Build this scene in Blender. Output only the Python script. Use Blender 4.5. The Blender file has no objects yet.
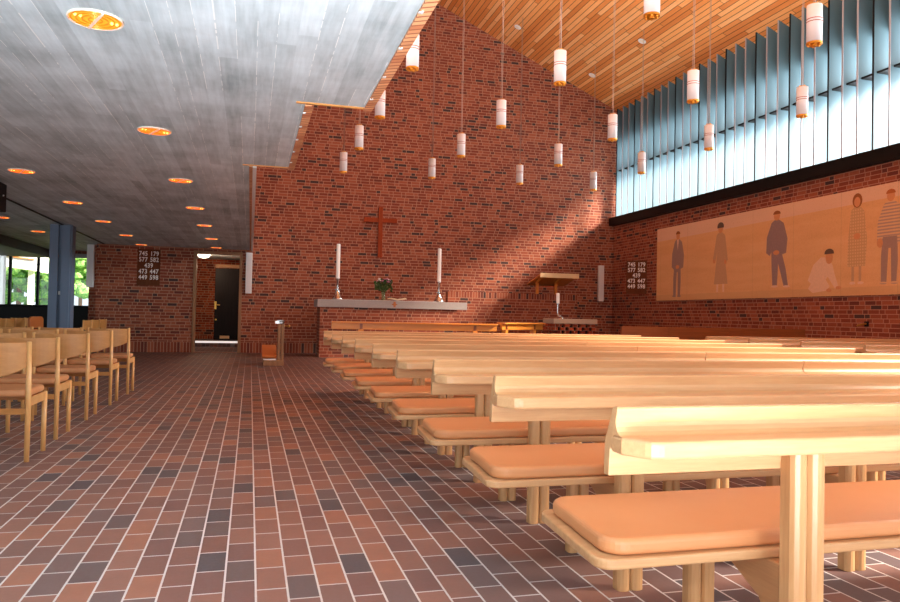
import bpy, bmesh, math, random
from mathutils import Vector, Matrix
random.seed(7)
PI = math.pi
SC = bpy.context.scene
COL = SC.collection

# ------------------------------------------------------------------ shader helpers
class S:
    """a float socket with arithmetic"""
    def __init__(s, t, o): s.t = t; s.o = o
    def _m(s, op, *a, clamp=False):
        n = s.t.nodes.new('ShaderNodeMath'); n.operation = op; n.use_clamp = clamp
        for i, v in enumerate((s,) + a):
            if isinstance(v, S): s.t.links.new(v.o, n.inputs[i])
            else: n.inputs[i].default_value = v
        return S(s.t, n.outputs[0])
    def __add__(s, b): return s._m('ADD', b)
    def __sub__(s, b): return s._m('SUBTRACT', b)
    def __mul__(s, b): return s._m('MULTIPLY', b)
    def __truediv__(s, b): return s._m('DIVIDE', b)
    def floor(s): return s._m('FLOOR')
    def frac(s): return s._m('FRACT')
    def gt(s, b): return s._m('GREATER_THAN', b)
    def lt(s, b): return s._m('LESS_THAN', b)
    def min(s, b): return s._m('MINIMUM', b)
    def max(s, b): return s._m('MAXIMUM', b)
    def abs(s): return s._m('ABSOLUTE')
    def mod(s, b): return s._m('FLOORED_MODULO', b)
    def inv(s): return (s * -1.0) + 1.0
    def clamp(s): return s._m('ADD', 0.0, clamp=True)

class MatB:
    def __init__(s, name):
        s.m = bpy.data.materials.new(name); s.m.use_nodes = True
        s.t = s.m.node_tree; s.t.nodes.clear()
        s.out = s.t.nodes.new('ShaderNodeOutputMaterial')
        s.b = s.t.nodes.new('ShaderNodeBsdfPrincipled')
        s.t.links.new(s.b.outputs[0], s.out.inputs[0])
    def pos(s):
        g = s.t.nodes.new('ShaderNodeNewGeometry')
        x = s.t.nodes.new('ShaderNodeSeparateXYZ'); s.t.links.new(g.outputs['Position'], x.inputs[0])
        return [S(s.t, x.outputs[i]) for i in range(3)]
    def obj(s):
        g = s.t.nodes.new('ShaderNodeTexCoord'); return g.outputs['Object']
    def sep(s, v):
        x = s.t.nodes.new('ShaderNodeSeparateXYZ'); s.t.links.new(v, x.inputs[0])
        return [S(s.t, x.outputs[i]) for i in range(3)]
    def comb(s, a, b, c=0.0):
        n = s.t.nodes.new('ShaderNodeCombineXYZ')
        for i, v in enumerate((a, b, c)):
            if isinstance(v, S): s.t.links.new(v.o, n.inputs[i])
            else: n.inputs[i].default_value = v
        return n.outputs[0]
    def rnd(s, vec):
        n = s.t.nodes.new('ShaderNodeTexWhiteNoise'); n.noise_dimensions = '3D'
        s.t.links.new(vec, n.inputs['Vector']); return S(s.t, n.outputs['Value'])
    def noise(s, vec, scale, detail=3.0, rough=.55):
        n = s.t.nodes.new('ShaderNodeTexNoise'); n.inputs['Scale'].default_value = scale
        n.inputs['Detail'].default_value = detail; n.inputs['Roughness'].default_value = rough
        s.t.links.new(vec, n.inputs['Vector']); return S(s.t, n.outputs[0])
    def mapv(s, vec, scale):
        n = s.t.nodes.new('ShaderNodeMapping'); n.inputs['Scale'].default_value = scale
        s.t.links.new(vec, n.inputs['Vector']); return n.outputs[0]
    def ramp(s, f, stops, const=False):
        n = s.t.nodes.new('ShaderNodeValToRGB'); r = n.color_ramp
        if const: r.interpolation = 'CONSTANT'
        while len(r.elements) > 1: r.elements.remove(r.elements[-1])
        r.elements[0].position = stops[0][0]; r.elements[0].color = (*stops[0][1], 1)
        for p, c in stops[1:]:
            e = r.elements.new(p); e.color = (*c, 1)
        s.t.links.new(f.o, n.inputs[0]); return n.outputs[0]
    def mix(s, f, a, b, mode='MIX'):
        n = s.t.nodes.new('ShaderNodeMix'); n.data_type = 'RGBA'; n.blend_type = mode
        for k, v in ((0, f), (6, a), (7, b)):
            if isinstance(v, S): s.t.links.new(v.o, n.inputs[k])
            elif isinstance(v, (int, float)): n.inputs[k].default_value = v
            elif isinstance(v, tuple): n.inputs[k].default_value = (*v, 1)
            else: s.t.links.new(v, n.inputs[k])
        return n.outputs[2]
    def color(s, c):
        if isinstance(c, tuple): s.b.inputs['Base Color'].default_value = (*c, 1)
        else: s.t.links.new(c, s.b.inputs['Base Color'])
    def bump(s, h, strength=.3, dist=.01):
        n = s.t.nodes.new('ShaderNodeBump'); n.inputs['Strength'].default_value = strength
        n.inputs['Distance'].default_value = dist
        s.t.links.new(h.o, n.inputs['Height']); s.t.links.new(n.outputs[0], s.b.inputs['Normal'])
    def set(s, **k):
        for a, v in k.items():
            i = s.b.inputs[a.replace('_', ' ')]
            if isinstance(v, S): s.t.links.new(v.o, i)
            else: i.default_value = v

def srgb(r, g, b):
    f = lambda c: ((c/255+.055)/1.055)**2.4 if c > 10.3 else c/255/12.92
    return (f(r), f(g), f(b))

def plain(name, c, rough=.5, metal=0.0, spec=.5, noise=0.0, scale=8.0, emit=None, es=0.0):
    m = MatB(name)
    if noise:
        n = m.noise(m.obj(), scale)
        m.color(m.mix(n, tuple(x*(1-noise) for x in c), tuple(min(1, x*(1+noise)) for x in c)))
    else: m.color(c)
    m.set(Roughness=rough, Metallic=metal, Specular_IOR_Level=spec)
    if emit: m.b.inputs['Emission Color'].default_value = (*emit, 1); m.b.inputs['Emission Strength'].default_value = es
    return m.m

def wood(name, dark, light, axis=0, rough=.35, stretch=14.0, scale=2.2, spec=.5, figure=.0):
    m = MatB(name); o = m.obj()
    oi = m.t.nodes.new('ShaderNodeObjectInfo')
    add = m.t.nodes.new('ShaderNodeVectorMath'); add.operation = 'ADD'
    sc = m.t.nodes.new('ShaderNodeVectorMath'); sc.operation = 'SCALE'; sc.inputs['Scale'].default_value = 7.0
    cmb = m.comb(S(m.t, oi.outputs['Random']), S(m.t, oi.outputs['Random']), S(m.t, oi.outputs['Random']))
    m.t.links.new(cmb, sc.inputs[0]); m.t.links.new(o, add.inputs[0]); m.t.links.new(sc.outputs[0], add.inputs[1])
    k = [stretch]*3; k[axis] = 1.0
    v = m.mapv(add.outputs[0], tuple(k))
    n1 = m.noise(v, scale, 4, .6); n2 = m.noise(v, scale*6, 3, .6)
    f = (n1*.7 + n2*.3)
    c = m.ramp(f, [(.25, dark), (.5, tuple((a+b)/2 for a, b in zip(dark, light))), (.72, light)])
    m.color(c); m.set(Roughness=rough, Specular_IOR_Level=spec)
    m.bump(n2, .05, .002)
    return m.m

def brick_mat(name, u0=0.0, soldier=.27, orange=False):
    m = MatB(name); x, y, z = m.pos()
    u = x + y + u0
    H = .0785; W = .235
    row = (z/H).floor(); v = (z/H).frac()
    zero = m.comb(row, 3.7, 1.1)
    r0 = m.rnd(zero)
    uu = u/W + r0*9.0
    k = (uu/1.5).floor(); p = uu.mod(1.5)
    isb = p.gt(1.0)
    # distance to the side joints, in metres
    da = p.min(p.inv().abs())                     # stretcher
    db = (p-1.0).min((p*-1.0)+1.5)
    du = (da*(isb.inv()) + db*isb)*W
    dv = v.min(v.inv())*H
    idc = k*2.0 + isb
    # soldier course
    us = u/.078; ks = us.floor(); ps = us.frac()
    sol = z.lt(soldier)
    dus = ps.min(ps.inv())*.078
    dvs = (z-soldier).abs()
    du = du*sol.inv() + dus*sol
    dv = dv*sol.inv() + dvs*sol
    idx = m.comb(idc*sol.inv() + ks*sol, row*sol.inv(), sol)
    r = m.rnd(idx)
    d = du.min(dv)
    nz = m.noise(m.comb(x, y, z), 45.0, 2)
    mort = (d + (nz-.5)*.006).lt(.0068)
    if orange:
        stops = [(0, srgb(150, 62, 38)), (.3, srgb(178, 78, 46)), (.6, srgb(198, 92, 56)), (.93, srgb(120, 50, 38)), (.97, srgb(60, 40, 40))]
        mc = srgb(190, 150, 120)
    else:
        stops = [(0, srgb(142, 70, 50)), (.22, srgb(160, 84, 58)), (.42, srgb(176, 98, 68)), (.65, srgb(146, 72, 50)), (.84, srgb(116, 60, 48)), (.93, srgb(70, 56, 54))]
        mc = srgb(188, 140, 112)
    c = m.ramp(r, stops, const=True)
    c = m.mix(nz*.35, c, srgb(110, 56, 46), 'MIX')
    big = m.noise(m.comb(x, y, z), .8, 2)
    c = m.mix(mort, c, mc)
    c = m.mix((big*.5), c, tuple([.75]*3), 'MULTIPLY')
    m.color(c); m.set(Roughness=.85, Specular_IOR_Level=.25)
    m.bump(mort.inv() + nz*.25, .5, .006)
    return m.m

def floor_mat():
    m = MatB('floor_tiles'); x, y, z = m.pos()
    W = .1195; L = .247
    u = (x + .071)/W; k = u.floor(); p = u.frac()
    off = k.mod(2.0)*.5 + m.rnd(m.comb(k, 2.0, 9.0))*.16
    w = (y - .11)/L + off
    r = w.floor(); q = w.frac()
    d = (p.min(p.inv())*W).min(q.min(q.inv())*L)
    nz = m.noise(m.comb(x, y, 0.0), 60.0, 3)
    grout = (d + (nz-.5)*.0015).lt(.0042)
    t = m.rnd(m.comb(k, r, 4.0))
    c = m.ramp(t, [(0, srgb(170, 120, 102)), (.16, srgb(148, 104, 92)), (.32, srgb(138, 100, 93)), (.46, srgb(186, 126, 100)), (.58, srgb(144, 108, 98)),
                   (.70, srgb(132, 108, 104)), (.80, srgb(166, 116, 98)), (.88, srgb(116, 100, 99)), (.955, srgb(90, 86, 92))], const=True)
    sm = m.noise(m.comb(x, y, 0.0), 9.0, 3)
    c = m.mix(sm*.4, c, srgb(112, 90, 84))
    c = m.mix(.16, c, srgb(128, 116, 110))
    # cooler grey towards the right, darker brown towards the far end
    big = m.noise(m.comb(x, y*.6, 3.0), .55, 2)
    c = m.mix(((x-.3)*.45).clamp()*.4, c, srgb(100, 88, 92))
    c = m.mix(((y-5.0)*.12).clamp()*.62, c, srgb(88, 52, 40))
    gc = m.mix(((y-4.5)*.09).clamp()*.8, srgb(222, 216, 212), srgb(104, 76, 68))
    c = m.mix(grout, c, gc)
    m.color(c)
    m.set(Roughness=(nz*.2)+.5, Specular_IOR_Level=.22)
    m.bump(grout.inv(), .5, .003)
    return m.m

def concrete_mat():
    m = MatB('board_marked_concrete'); x, y, z = m.pos()
    B = .115
    u = x/B; k = u.floor(); p = u.frac()
    v = (y/2.6 + m.rnd(m.comb(k, 1.0, 1.0))*3.0); kv = v.floor()
    t = m.rnd(m.comb(k, kv, 0.0))
    st = m.noise(m.comb(x*10.0, y*.8, 0.0), 2.5, 4, .6)
    bl = m.noise(m.comb(x, y, 0.0), 1.6, 5, .6)
    f = t*.16 + st*.34 + bl*.55
    c = m.ramp(f, [(.28, srgb(140, 150, 152)), (.5, srgb(184, 194, 197)), (.72, srgb(216, 226, 230))])
    e = p.min(p.inv()).lt(.035)
    show = m.rnd(m.comb(k, kv, 8.0)).gt(.62)
    wob = m.noise(m.comb(x*3.0, y*2.0, 1.0), 3.0, 2).gt(.46)
    ridge = e*show*wob
    c = m.mix(ridge*.75, c, srgb(240, 240, 236))
    m.color(c); m.set(Roughness=.8, Specular_IOR_Level=.2)
    m.bump(st*.6 + ridge + t*.5, .35, .006)
    return m.m

def plank_ceiling_mat():
    m = MatB('orange_pine_boards'); x, y, z = m.pos()
    B = .112
    u = x/B; k = u.floor(); p = u.frac()
    v = y/2.3 + m.rnd(m.comb(k, 5.0, 1.0))*5.0; kv = v.floor(); pv = v.frac()
    t = m.rnd(m.comb(k, kv, 2.0))
    g = m.noise(m.comb(x*18.0, y*1.2, kv*3.0+k), 2.0, 4, .6)
    f = t*.65 + g*.35
    c = m.ramp(f, [(.1, srgb(208, 122, 58)), (.4, srgb(230, 146, 78)), (.65, srgb(242, 168, 100)), (.9, srgb(252, 196, 138))])
    gap = (p.min(p.inv())*B).lt(.0065)
    gap2 = (pv.min(pv.inv())*2.3).lt(.006)
    gp = gap.max(gap2)
    c = m.mix(gp*.85, c, srgb(70, 34, 14))
    m.color(c); m.set(Roughness=.5, Specular_IOR_Level=.3)
    m.bump(gp.inv(), .6, .008)
    return m.m

M = {}
M['brick'] = brick_mat('red_brick')
M['brick_wall_low'] = brick_mat('red_brick_plain', u0=3.3, soldier=-1.0)
M['brick_lobby'] = brick_mat('orange_brick', u0=1.0, orange=True)
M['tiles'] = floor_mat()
M['concrete'] = concrete_mat()
M['planks'] = plank_ceiling_mat()
M['oak'] = wood('pale_oak', srgb(192, 140, 94), srgb(216, 172, 124), 0, .36, 16, spec=.4)
M['oak_post'] = wood('pale_oak_upright', srgb(192, 138, 88), srgb(216, 168, 116), 2, .35, 16)
M['oak_y'] = wood('pale_oak_deep', srgb(180, 128, 82), srgb(206, 156, 108), 1, .35, 16)
M['beech'] = wood('beech', srgb(182, 118, 56), srgb(208, 146, 80), 0, .35, 12)
M['beech_up'] = wood('beech_upright', srgb(212, 150, 86), srgb(234, 180, 116), 2, .35, 12)
M['rail_wood'] = wood('amber_wood', srgb(204, 116, 36), srgb(228, 146, 60), 0, .3, 14)
M['dark_oak'] = wood('brown_stained_wood', srgb(128, 66, 28), srgb(160, 88, 44), 0, .35, 12)
M['cross_wood'] = wood('red_brown_wood', srgb(132, 48, 14), srgb(164, 68, 26), 2, .6, 12, spec=.15)
M['board_wood'] = wood('russet_board', srgb(92, 50, 30), srgb(110, 62, 38), 2, .85, 12, spec=.1)
M['black_door'] = wood('near_black_door', srgb(22, 16, 15), srgb(36, 28, 26), 2, .5, 12, spec=.15)
M['lectern_pale'] = plain('pale_edge_wood', srgb(232, 200, 150), .4, noise=.1)
M['frame_wood'] = wood('door_frame_wood', srgb(128, 86, 52), srgb(164, 116, 74), 2, .6, 12)
def leather(name, c, c2):
    m = MatB(name); n = m.noise(m.obj(), 3.0, 3); f = m.noise(m.obj(), 240.0, 2)
    m.color(m.mix(n, c, c2)); m.set(Roughness=.42, Specular_IOR_Level=.45); m.bump(f, .08, .002); return m.m
M['tan'] = leather('tan_leather', srgb(206, 138, 88), srgb(218, 154, 104))
M['orange_leather'] = leather('orange_leather', srgb(188, 96, 40), srgb(206, 116, 56))
M['white'] = plain('white_enamel', srgb(236, 232, 228), .45, noise=.02)
M['lampwhite'] = plain('opal_white', srgb(212, 202, 200), .5, emit=srgb(255, 236, 228), es=.06)
M['candle'] = plain('candle_wax', srgb(246, 238, 226), .45, emit=(1, .9, .8), es=.08)
M['gold'] = plain('gold_rim', srgb(206, 136, 48), .35, .8, emit=srgb(255, 150, 30), es=.1)
M['brass'] = plain('brass', srgb(200, 150, 70), .3, .9)
M['copper_line'] = plain('copper_line', srgb(168, 84, 60), .5, .2)
M['silver'] = plain('silver', srgb(200, 196, 192), .22, .95)
M['cord'] = plain('pale_cord', srgb(206, 176, 158), .6)
M['black'] = plain('black_lacquer', (.004, .004, .004), .5, spec=.2)
M['sill'] = plain('black_painted_beam', srgb(16, 15, 15), .6, spec=.2)
M['steel_blue'] = plain('blue_grey_paint', srgb(98, 114, 136), .5, noise=.06, scale=3)
M['fin'] = plain('pale_blue_paint', srgb(82, 106, 114), .7, noise=.04, scale=2)
M['fin_edge'] = plain('aluminium_edge', srgb(170, 165, 168), .4, .3)
M['stone'] = plain('grey_stone', srgb(168, 156, 148), .6, noise=.12, scale=30)
M['stone_beige'] = plain('beige_stone', srgb(196, 172, 148), .6, noise=.1, scale=30)
M['glow'] = plain('orange_glow', srgb(255, 130, 30), .4, emit=(1.0, .25, .02), es=1.3)
M['glow_hot'] = plain('yellow_glow', srgb(255, 220, 120), .4, emit=(1.0, .55, .1), es=2.6)
M['louvre'] = plain('orange_louvre', srgb(240, 110, 20), .35, .3, emit=(1.0, .16, .01), es=.9)
M['rim'] = plain('pale_rim', srgb(240, 225, 205), .4)
M['dome'] = plain('lit_dome', (1, 1, 1), .4, emit=(1, .85, .65), es=2.2)
M['leaf'] = plain('leaf_green', srgb(64, 92, 40), .6, noise=.5, scale=20)
M['stemg'] = plain('stem_green', srgb(110, 130, 50), .5)
M['pink'] = plain('mauve_petals', srgb(170, 110, 124), .6, noise=.3)
M['whitepetal'] = plain('white_petals', srgb(245, 240, 240), .6)
M['paper'] = plain('book_pages', srgb(236, 214, 176), .7)
M['tanpad'] = plain('tan_mat', srgb(214, 170, 110), .7)
M['digit'] = plain('white_numerals', srgb(238, 228, 220), .6)
M['darkwood_soffit'] = plain('dark_brown_soffit', srgb(62, 48, 42), .7, noise=.1)
M['grey_lintel'] = plain('grey_lintel', srgb(160, 156, 152), .6)
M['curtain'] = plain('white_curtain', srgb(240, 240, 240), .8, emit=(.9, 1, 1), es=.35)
M['render_white'] = plain('white_render', srgb(244, 242, 236), .8, noise=.03)
M['lawn'] = plain('lawn', srgb(110, 150, 60), .9, noise=.3, scale=2)
M['clip'] = plain('white_clip', srgb(200, 196, 192), .5)
M['floor_light_glow'] = plain('floor_light_glow', srgb(252, 244, 238), .5, emit=(1, .93, .88), es=.7)  # emission stands in for sunlight lying on the lobby floor
M['brickedge'] = None
def striped_edge():
    m = MatB('brick_edge_strip'); x, y, z = m.pos()
    u = (y + x*.6)/.062; p = u.frac()
    t = m.rnd(m.comb(u.floor(), 0.0, 0.0))
    c = m.ramp(t, [(0, srgb(212, 150, 104)), (.5, srgb(226, 168, 120)), (.8, srgb(198, 128, 88))], const=True)
    c = m.mix(p.lt(.28), c, srgb(164, 92, 60)); m.color(c); m.set(Roughness=.7); return m.m
M['brickedge'] = striped_edge()
def foliage(name, a, b):
    m = MatB(name); n = m.noise(m.obj(), 9.0, 5, .7)
    m.color(m.ramp(n, [(.3, a), (.5, b), (.68, srgb(200, 222, 130))])); m.set(Roughness=.8); m.bump(n, .8, .1); return m.m
M['foliage'] = foliage('garden_leaves', srgb(50, 100, 44), srgb(120, 176, 90))
def textile():
    m = MatB('sand_canvas'); x, y, z = m.pos()
    n = m.noise(m.comb(x, y, z), 26.0, 3, .7); n2 = m.noise(m.comb(x, y*.4, z*3.0), 2.0, 3)
    c = m.ramp(n*.6 + n2*.4, [(.3, srgb(222, 170, 114)), (.5, srgb(234, 184, 128)), (.7, srgb(240, 196, 142))])
    # paler sky band across the top with a sloping lower edge, seams between the lengths
    lim = (y*-.012) + 3.36
    band = (z - lim).gt(0.0)
    c = m.mix(band*.6, c, srgb(236, 202, 176))
    low = z.lt(1.74)
    c = m.mix(low*.4, c, srgb(208, 162, 114))
    seam = ((y/1.22).frac().lt(.012))
    c = m.mix(seam*.18, c, srgb(150, 110, 76))
    specks = n.gt(.62)
    c = m.mix(specks*.25, c, srgb(190, 110, 56))
    m.color(c); m.set(Roughness=.85, Specular_IOR_Level=.1); return m.m
M['textile'] = textile()
def ink(n, r, g, b): return plain(n, srgb(r, g, b), .9, spec=.1, noise=.12, scale=25)
M['ink_slate'] = ink('slate_print', 168, 140, 126)
M['ink_slate2'] = ink('slate_blue_print', 156, 132, 128)
M['ink_sand'] = ink('sand_print', 206, 164, 124)
M['ink_white'] = ink('chalk_print', 238, 200, 164)
M['ink_skin'] = ink('skin_print', 222, 156, 106)
M['ink_hair'] = ink('brown_hair_print', 160, 100, 60)
M['ink_hair_dark'] = ink('dark_hair_print', 112, 90, 76)
M['ink_hair_red'] = ink('red_hair_print', 194, 112, 62)
def checks(name, horiz):
    m = MatB(name); x, y, z = m.pos()
    a = ((z/.055).frac().lt(.45)); b = ((y/.055).frac().lt(.45))
    f = a if horiz else (a.max(b))
    m.color(m.mix(f*.8, srgb(228, 184, 136), srgb(170, 142, 130) if horiz else srgb(204, 160, 104))); m.set(Roughness=.9); return m.m
M['ink_check'] = checks('checked_dress_print', False)
M['ink_stripe'] = checks('striped_jumper_print', True)
def glass_mat():
    m = MatB('window_glass'); t = m.t
    tr = t.nodes.new('ShaderNodeBsdfTransparent'); gl = t.nodes.new('ShaderNodeBsdfGlossy')
    gl.inputs['Roughness'].default_value = .02
    mx = t.nodes.new('ShaderNodeMixShader'); mx.inputs[0].default_value = .06
    t.links.new(tr.outputs[0], mx.inputs[1]); t.links.new(gl.outputs[0], mx.inputs[2]); t.links.new(mx.outputs[0], m.out.inputs[0])
    return m.m
M['glass'] = glass_mat()
M['vase'] = plain('green_glass', srgb(190, 200, 150), .1); M['vase'].node_tree.nodes['Principled BSDF'].inputs['Transmission Weight'].default_value = .7

# ------------------------------------------------------------------ mesh helpers
class MB:
    def __init__(s): s.bm = bmesh.new()
    def box(s, a, b, mi=0):
        x0, y0, z0 = a; x1, y1, z1 = b
        v = [s.bm.verts.new(p) for p in ((x0,y0,z0),(x1,y0,z0),(x1,y1,z0),(x0,y1,z0),(x0,y0,z1),(x1,y0,z1),(x1,y1,z1),(x0,y1,z1))]
        for f in ((0,3,2,1),(4,5,6,7),(0,1,5,4),(1,2,6,5),(2,3,7,6),(3,0,4,7)):
            s.bm.faces.new([v[i] for i in f]).material_index = mi
        return s
    def prism(s, pts, a0, a1, axis, mi=0):
        """polygon pts in the two other axes, extruded from a0 to a1 along axis"""
        def P(p, a):
            if axis == 0: return (a, p[0], p[1])
            if axis == 1: return (p[0], a, p[1])
            return (p[0], p[1], a)
        A = [s.bm.verts.new(P(p, a0)) for p in pts]; B = [s.bm.verts.new(P(p, a1)) for p in pts]
        n = len(pts); fs = []
        fs.append(s.bm.faces.new(A[::-1])); fs.append(s.bm.faces.new(B))
        for i in range(n): fs.append(s.bm.faces.new((A[i], A[(i+1) % n], B[(i+1) % n], B[i])))
        for f in fs: f.material_index = mi
        return s
    def lathe(s, prof, c=(0, 0, 0), n=24, mi=0, close=True):
        rings = []
        for r, z in prof:
            rings.append([s.bm.verts.new((c[0]+r*math.cos(2*PI*i/n), c[1]+r*math.sin(2*PI*i/n), c[2]+z)) for i in range(n)])
        for a, b in zip(rings, rings[1:]):
            for i in range(n):
                s.bm.faces.new((a[i], a[(i+1) % n], b[(i+1) % n], b[i])).material_index = mi
        if close:
            s.bm.faces.new(rings[0][::-1]).material_index = mi; s.bm.faces.new(rings[-1]).material_index = mi
        return s
    def tube(s, pts, r, n=10, mi=0):
        pts = [Vector(p) for p in pts]; rings = []
        rr = r if isinstance(r, (list, tuple)) else [r]*len(pts)
        for i, p in enumerate(pts):
            d = (pts[min(i+1, len(pts)-1)] - pts[max(i-1, 0)]).normalized()
            up = Vector((0, 0, 1)) if abs(d.z) < .95 else Vector((1, 0, 0))
            a = d.cross(up).normalized(); b = d.cross(a).normalized()
            rings.append([s.bm.verts.new(p + a*rr[i]*math.cos(2*PI*k/n) + b*rr[i]*math.sin(2*PI*k/n)) for k in range(n)])
        for a, b in zip(rings, rings[1:]):
            for i in range(n): s.bm.faces.new((a[i], a[(i+1) % n], b[(i+1) % n], b[i])).material_index = mi
        s.bm.faces.new(rings[0][::-1]).material_index = mi; s.bm.faces.new(rings[-1]).material_index = mi
        return s
    def ball(s, c, r, mi=0, sub=2, sq=(1, 1, 1)):
        res = bmesh.ops.create_icosphere(s.bm, subdivisions=sub, radius=r)
        for v in res['verts']:
            v.co = Vector((v.co.x*sq[0], v.co.y*sq[1], v.co.z*sq[2])) + Vector(c)
            for f in v.link_faces: f.material_index = mi
        return s
    def torus(s, c, R, r, n=32, k=8, mi=0):
        rings = []
        for i in range(n):
            a = 2*PI*i/n
            rings.append([s.bm.verts.new((c[0]+(R+r*math.cos(2*PI*j/k))*math.cos(a), c[1]+(R+r*math.cos(2*PI*j/k))*math.sin(a), c[2]+r*math.sin(2*PI*j/k))) for j in range(k)])
        for i in range(n):
            a, b = rings[i], rings[(i+1) % n]
            for j in range(k): s.bm.faces.new((a[j], a[(j+1) % k], b[(j+1) % k], b[j])).material_index = mi
        return s
    def build(s, name, mats, parent=None, bevel=0.0, seg=2, smooth=False, loc=None, rot=None):
        bmesh.ops.recalc_face_normals(s.bm, faces=s.bm.faces)
        me = bpy.data.meshes.new(name); s.bm.to_mesh(me); s.bm.free()
        if not isinstance(mats, (list, tuple)): mats = [mats]
        for m in mats: me.materials.append(m)
        o = bpy.data.objects.new(name, me); COL.objects.link(o)
        if parent: o.parent = parent
        if loc: o.location = loc
        if rot: o.rotation_euler = rot
        if bevel:
            b = o.modifiers.new('soft_edges', 'BEVEL'); b.width = bevel; b.segments = seg; b.limit_method = 'ANGLE'; b.angle_limit = math.radians(35)
            b.harden_normals = False
        if smooth:
            for p in me.polygons: p.use_smooth = True
        return o

def thing(name, label, cat, loc=(0, 0, 0), rz=0.0, group=None):
    o = bpy.data.objects.new(name, None); COL.objects.link(o)
    o.location = loc; o.rotation_euler = (0, 0, rz); o.empty_display_size = .1
    o['label'] = label; o['category'] = cat
    if group: o['group'] = group
    return o
def tag(o, label, cat, group=None, kind=None):
    o['label'] = label; o['category'] = cat
    if group: o['group'] = group
    if kind: o['kind'] = kind
    return o
def struct(o, label, cat):
    o['kind'] = 'structure'; o['label'] = label; o['category'] = cat; return o
def dup(root, loc, rz, label, group=None):
    r = root.copy(); COL.objects.link(r); r.location = loc; r.rotation_euler = (0, 0, rz); r['label'] = label
    if group: r['group'] = group
    for ch in list(root.children):
        c = ch.copy(); COL.objects.link(c); c.parent = r
        for g in list(ch.children):
            d = g.copy(); COL.objects.link(d); d.parent = c
    return r
ORD = ['first', 'second', 'third', 'fourth', 'fifth', 'sixth', 'seventh', 'eighth', 'ninth', 'tenth']

def rounded(x0, y0, x1, y1, r, left=True, right=True, n=6):
    pts = []
    def arc(cx, cy, a0):
        for i in range(n+1):
            a = a0 + (PI/2)*i/n; pts.append((cx + r*math.cos(a), cy + r*math.sin(a)))
    if right: arc(x1-r, y1-r, 0)
    else: pts.append((x1, y1))
    if left: arc(x0+r, y1-r, PI/2); arc(x0+r, y0+r, PI)
    else: pts.extend([(x0, y1), (x0, y0)])
    if right: arc(x1-r, y0+r, 1.5*PI)
    else: pts.append((x1, y0))
    return pts

# ------------------------------------------------------------------ the shell
WY = 19.80          # altar wall
XR = 10.46          # right wall
ZC = 2.69           # low concrete ceiling
def zroof(x): return 9.881 - .4457*(x - 4.86)

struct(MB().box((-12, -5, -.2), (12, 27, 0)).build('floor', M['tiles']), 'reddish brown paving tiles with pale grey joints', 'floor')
# altar wall in one mesh, with door opening and sloping top
b = MB()
b.box((-3.72, WY, 0), (-1.43, WY+.3, 3.2))
b.box((-1.43, WY, 2.62), (-.22, WY+.3, 3.2))
b.prism([(-.22, 0), (11.0, 0), (11.0, zroof(11.0)), (-.22, zroof(-.22))], WY, WY+.3, 1)
struct(b.build('wall_altar', M['brick']), 'tall dark red brick wall behind the altar with sloping top', 'wall')
struct(MB().box((XR, -5, 0), (XR+.3, WY-.002, 3.86)).build('wall_right', M['brick']), 'dark red brick wall below the clerestory on the right', 'wall')
# lobby behind the door opening
b = MB()
b.box((-1.9, 24.8, 0), (.8, 25.0, 3.0)); b.box((-2.0, WY+.31, 0), (-1.8, 24.8, 3.0)); b.box((.6, WY+.31, 0), (.8, 24.8, 3.0))
struct(b.build('wall_lobby', M['brick_lobby']), 'orange red brick wall of the lobby seen through the doorway', 'wall')
struct(MB().box((-2.0, WY+.31, 2.75), (.8, 25.0, 2.9)).build('ceiling_lobby', M['concrete']), 'concrete ceiling of the lobby', 'ceiling')
q = MB(); q.box((-1.79, 23.05, 0), (.59, 24.79, .17))
struct(q.build('floor_lobby', M['tiles']), 'raised tiled floor of the lobby', 'floor')
q = MB(); q.box((-1.79, 23.0, .115), (.59, 23.049, .172))  # strip of painted light along the lobby floor edge
struct(q.build('lobby_light_strip', M['floor_light_glow']), 'glowing white strip standing in for sunlight on the lobby floor', 'trim')
# low concrete ceiling, stepped edge
b = MB()
pts = [(-12, -5), (.82, -5), (.82, 5.64), (.37, 5.66), (.37, 8.25), (-.05, 8.28), (-.05, WY-.002), (-3.73, WY-.002), (-3.73, 22.6), (-5.38, 22.6), (-12, 22.6)]
b.prism(pts, ZC, ZC+.3, 2)
cl = struct(b.build('ceiling', M['concrete']), 'low grey concrete ceiling with board marks and stepped edge', 'ceiling')
# edge strips
b = MB()
b.box((.82, -5, ZC-.015), (.885, 5.70, ZC+.35)); b.box((.37, 5.70, ZC-.015), (.435, 8.31, ZC+.35)); b.box((-.05, 8.31, ZC-.015), (-.015, WY-.002, ZC+.35))
e = struct(b.build('trim_1', M['brickedge']), 'tan brick edging along the rim of the concrete ceiling', 'edging')
b = MB(); b.box((.30, 5.64, ZC-.012), (.82, 5.665, ZC-.0)); b.box((-.12, 8.255, ZC-.012), (.37, 8.28, ZC))
struct(b.build('trim_2', M['beech']), 'thin amber strips closing the steps of the concrete ceiling', 'trim')
b = MB(); b.box((-.012, 8.31, ZC-.02), (.03, WY-.002, ZC+.35))
struct(b.build('trim_3', M['white']), 'thin white strip along the far ceiling edge', 'trim')
for cx, ys in ((.835, (2.9, 3.4, 3.72, 4.27, 4.82, 5.35)), (.385, (5.9, 6.35, 6.83, 7.36, 7.9))):
    for y in ys:
        cx_ = cx - .008; q = MB(); q.box((cx_-.012, y-.010, ZC-.022), (cx_+.012, y+.010, ZC-.0155)); q.box((cx_+.004, y-.024, ZC-.022), (cx_+.012, y-.0101, ZC-.0155))
        o = q.build('clip', M['clip']); o.parent = e
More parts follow.
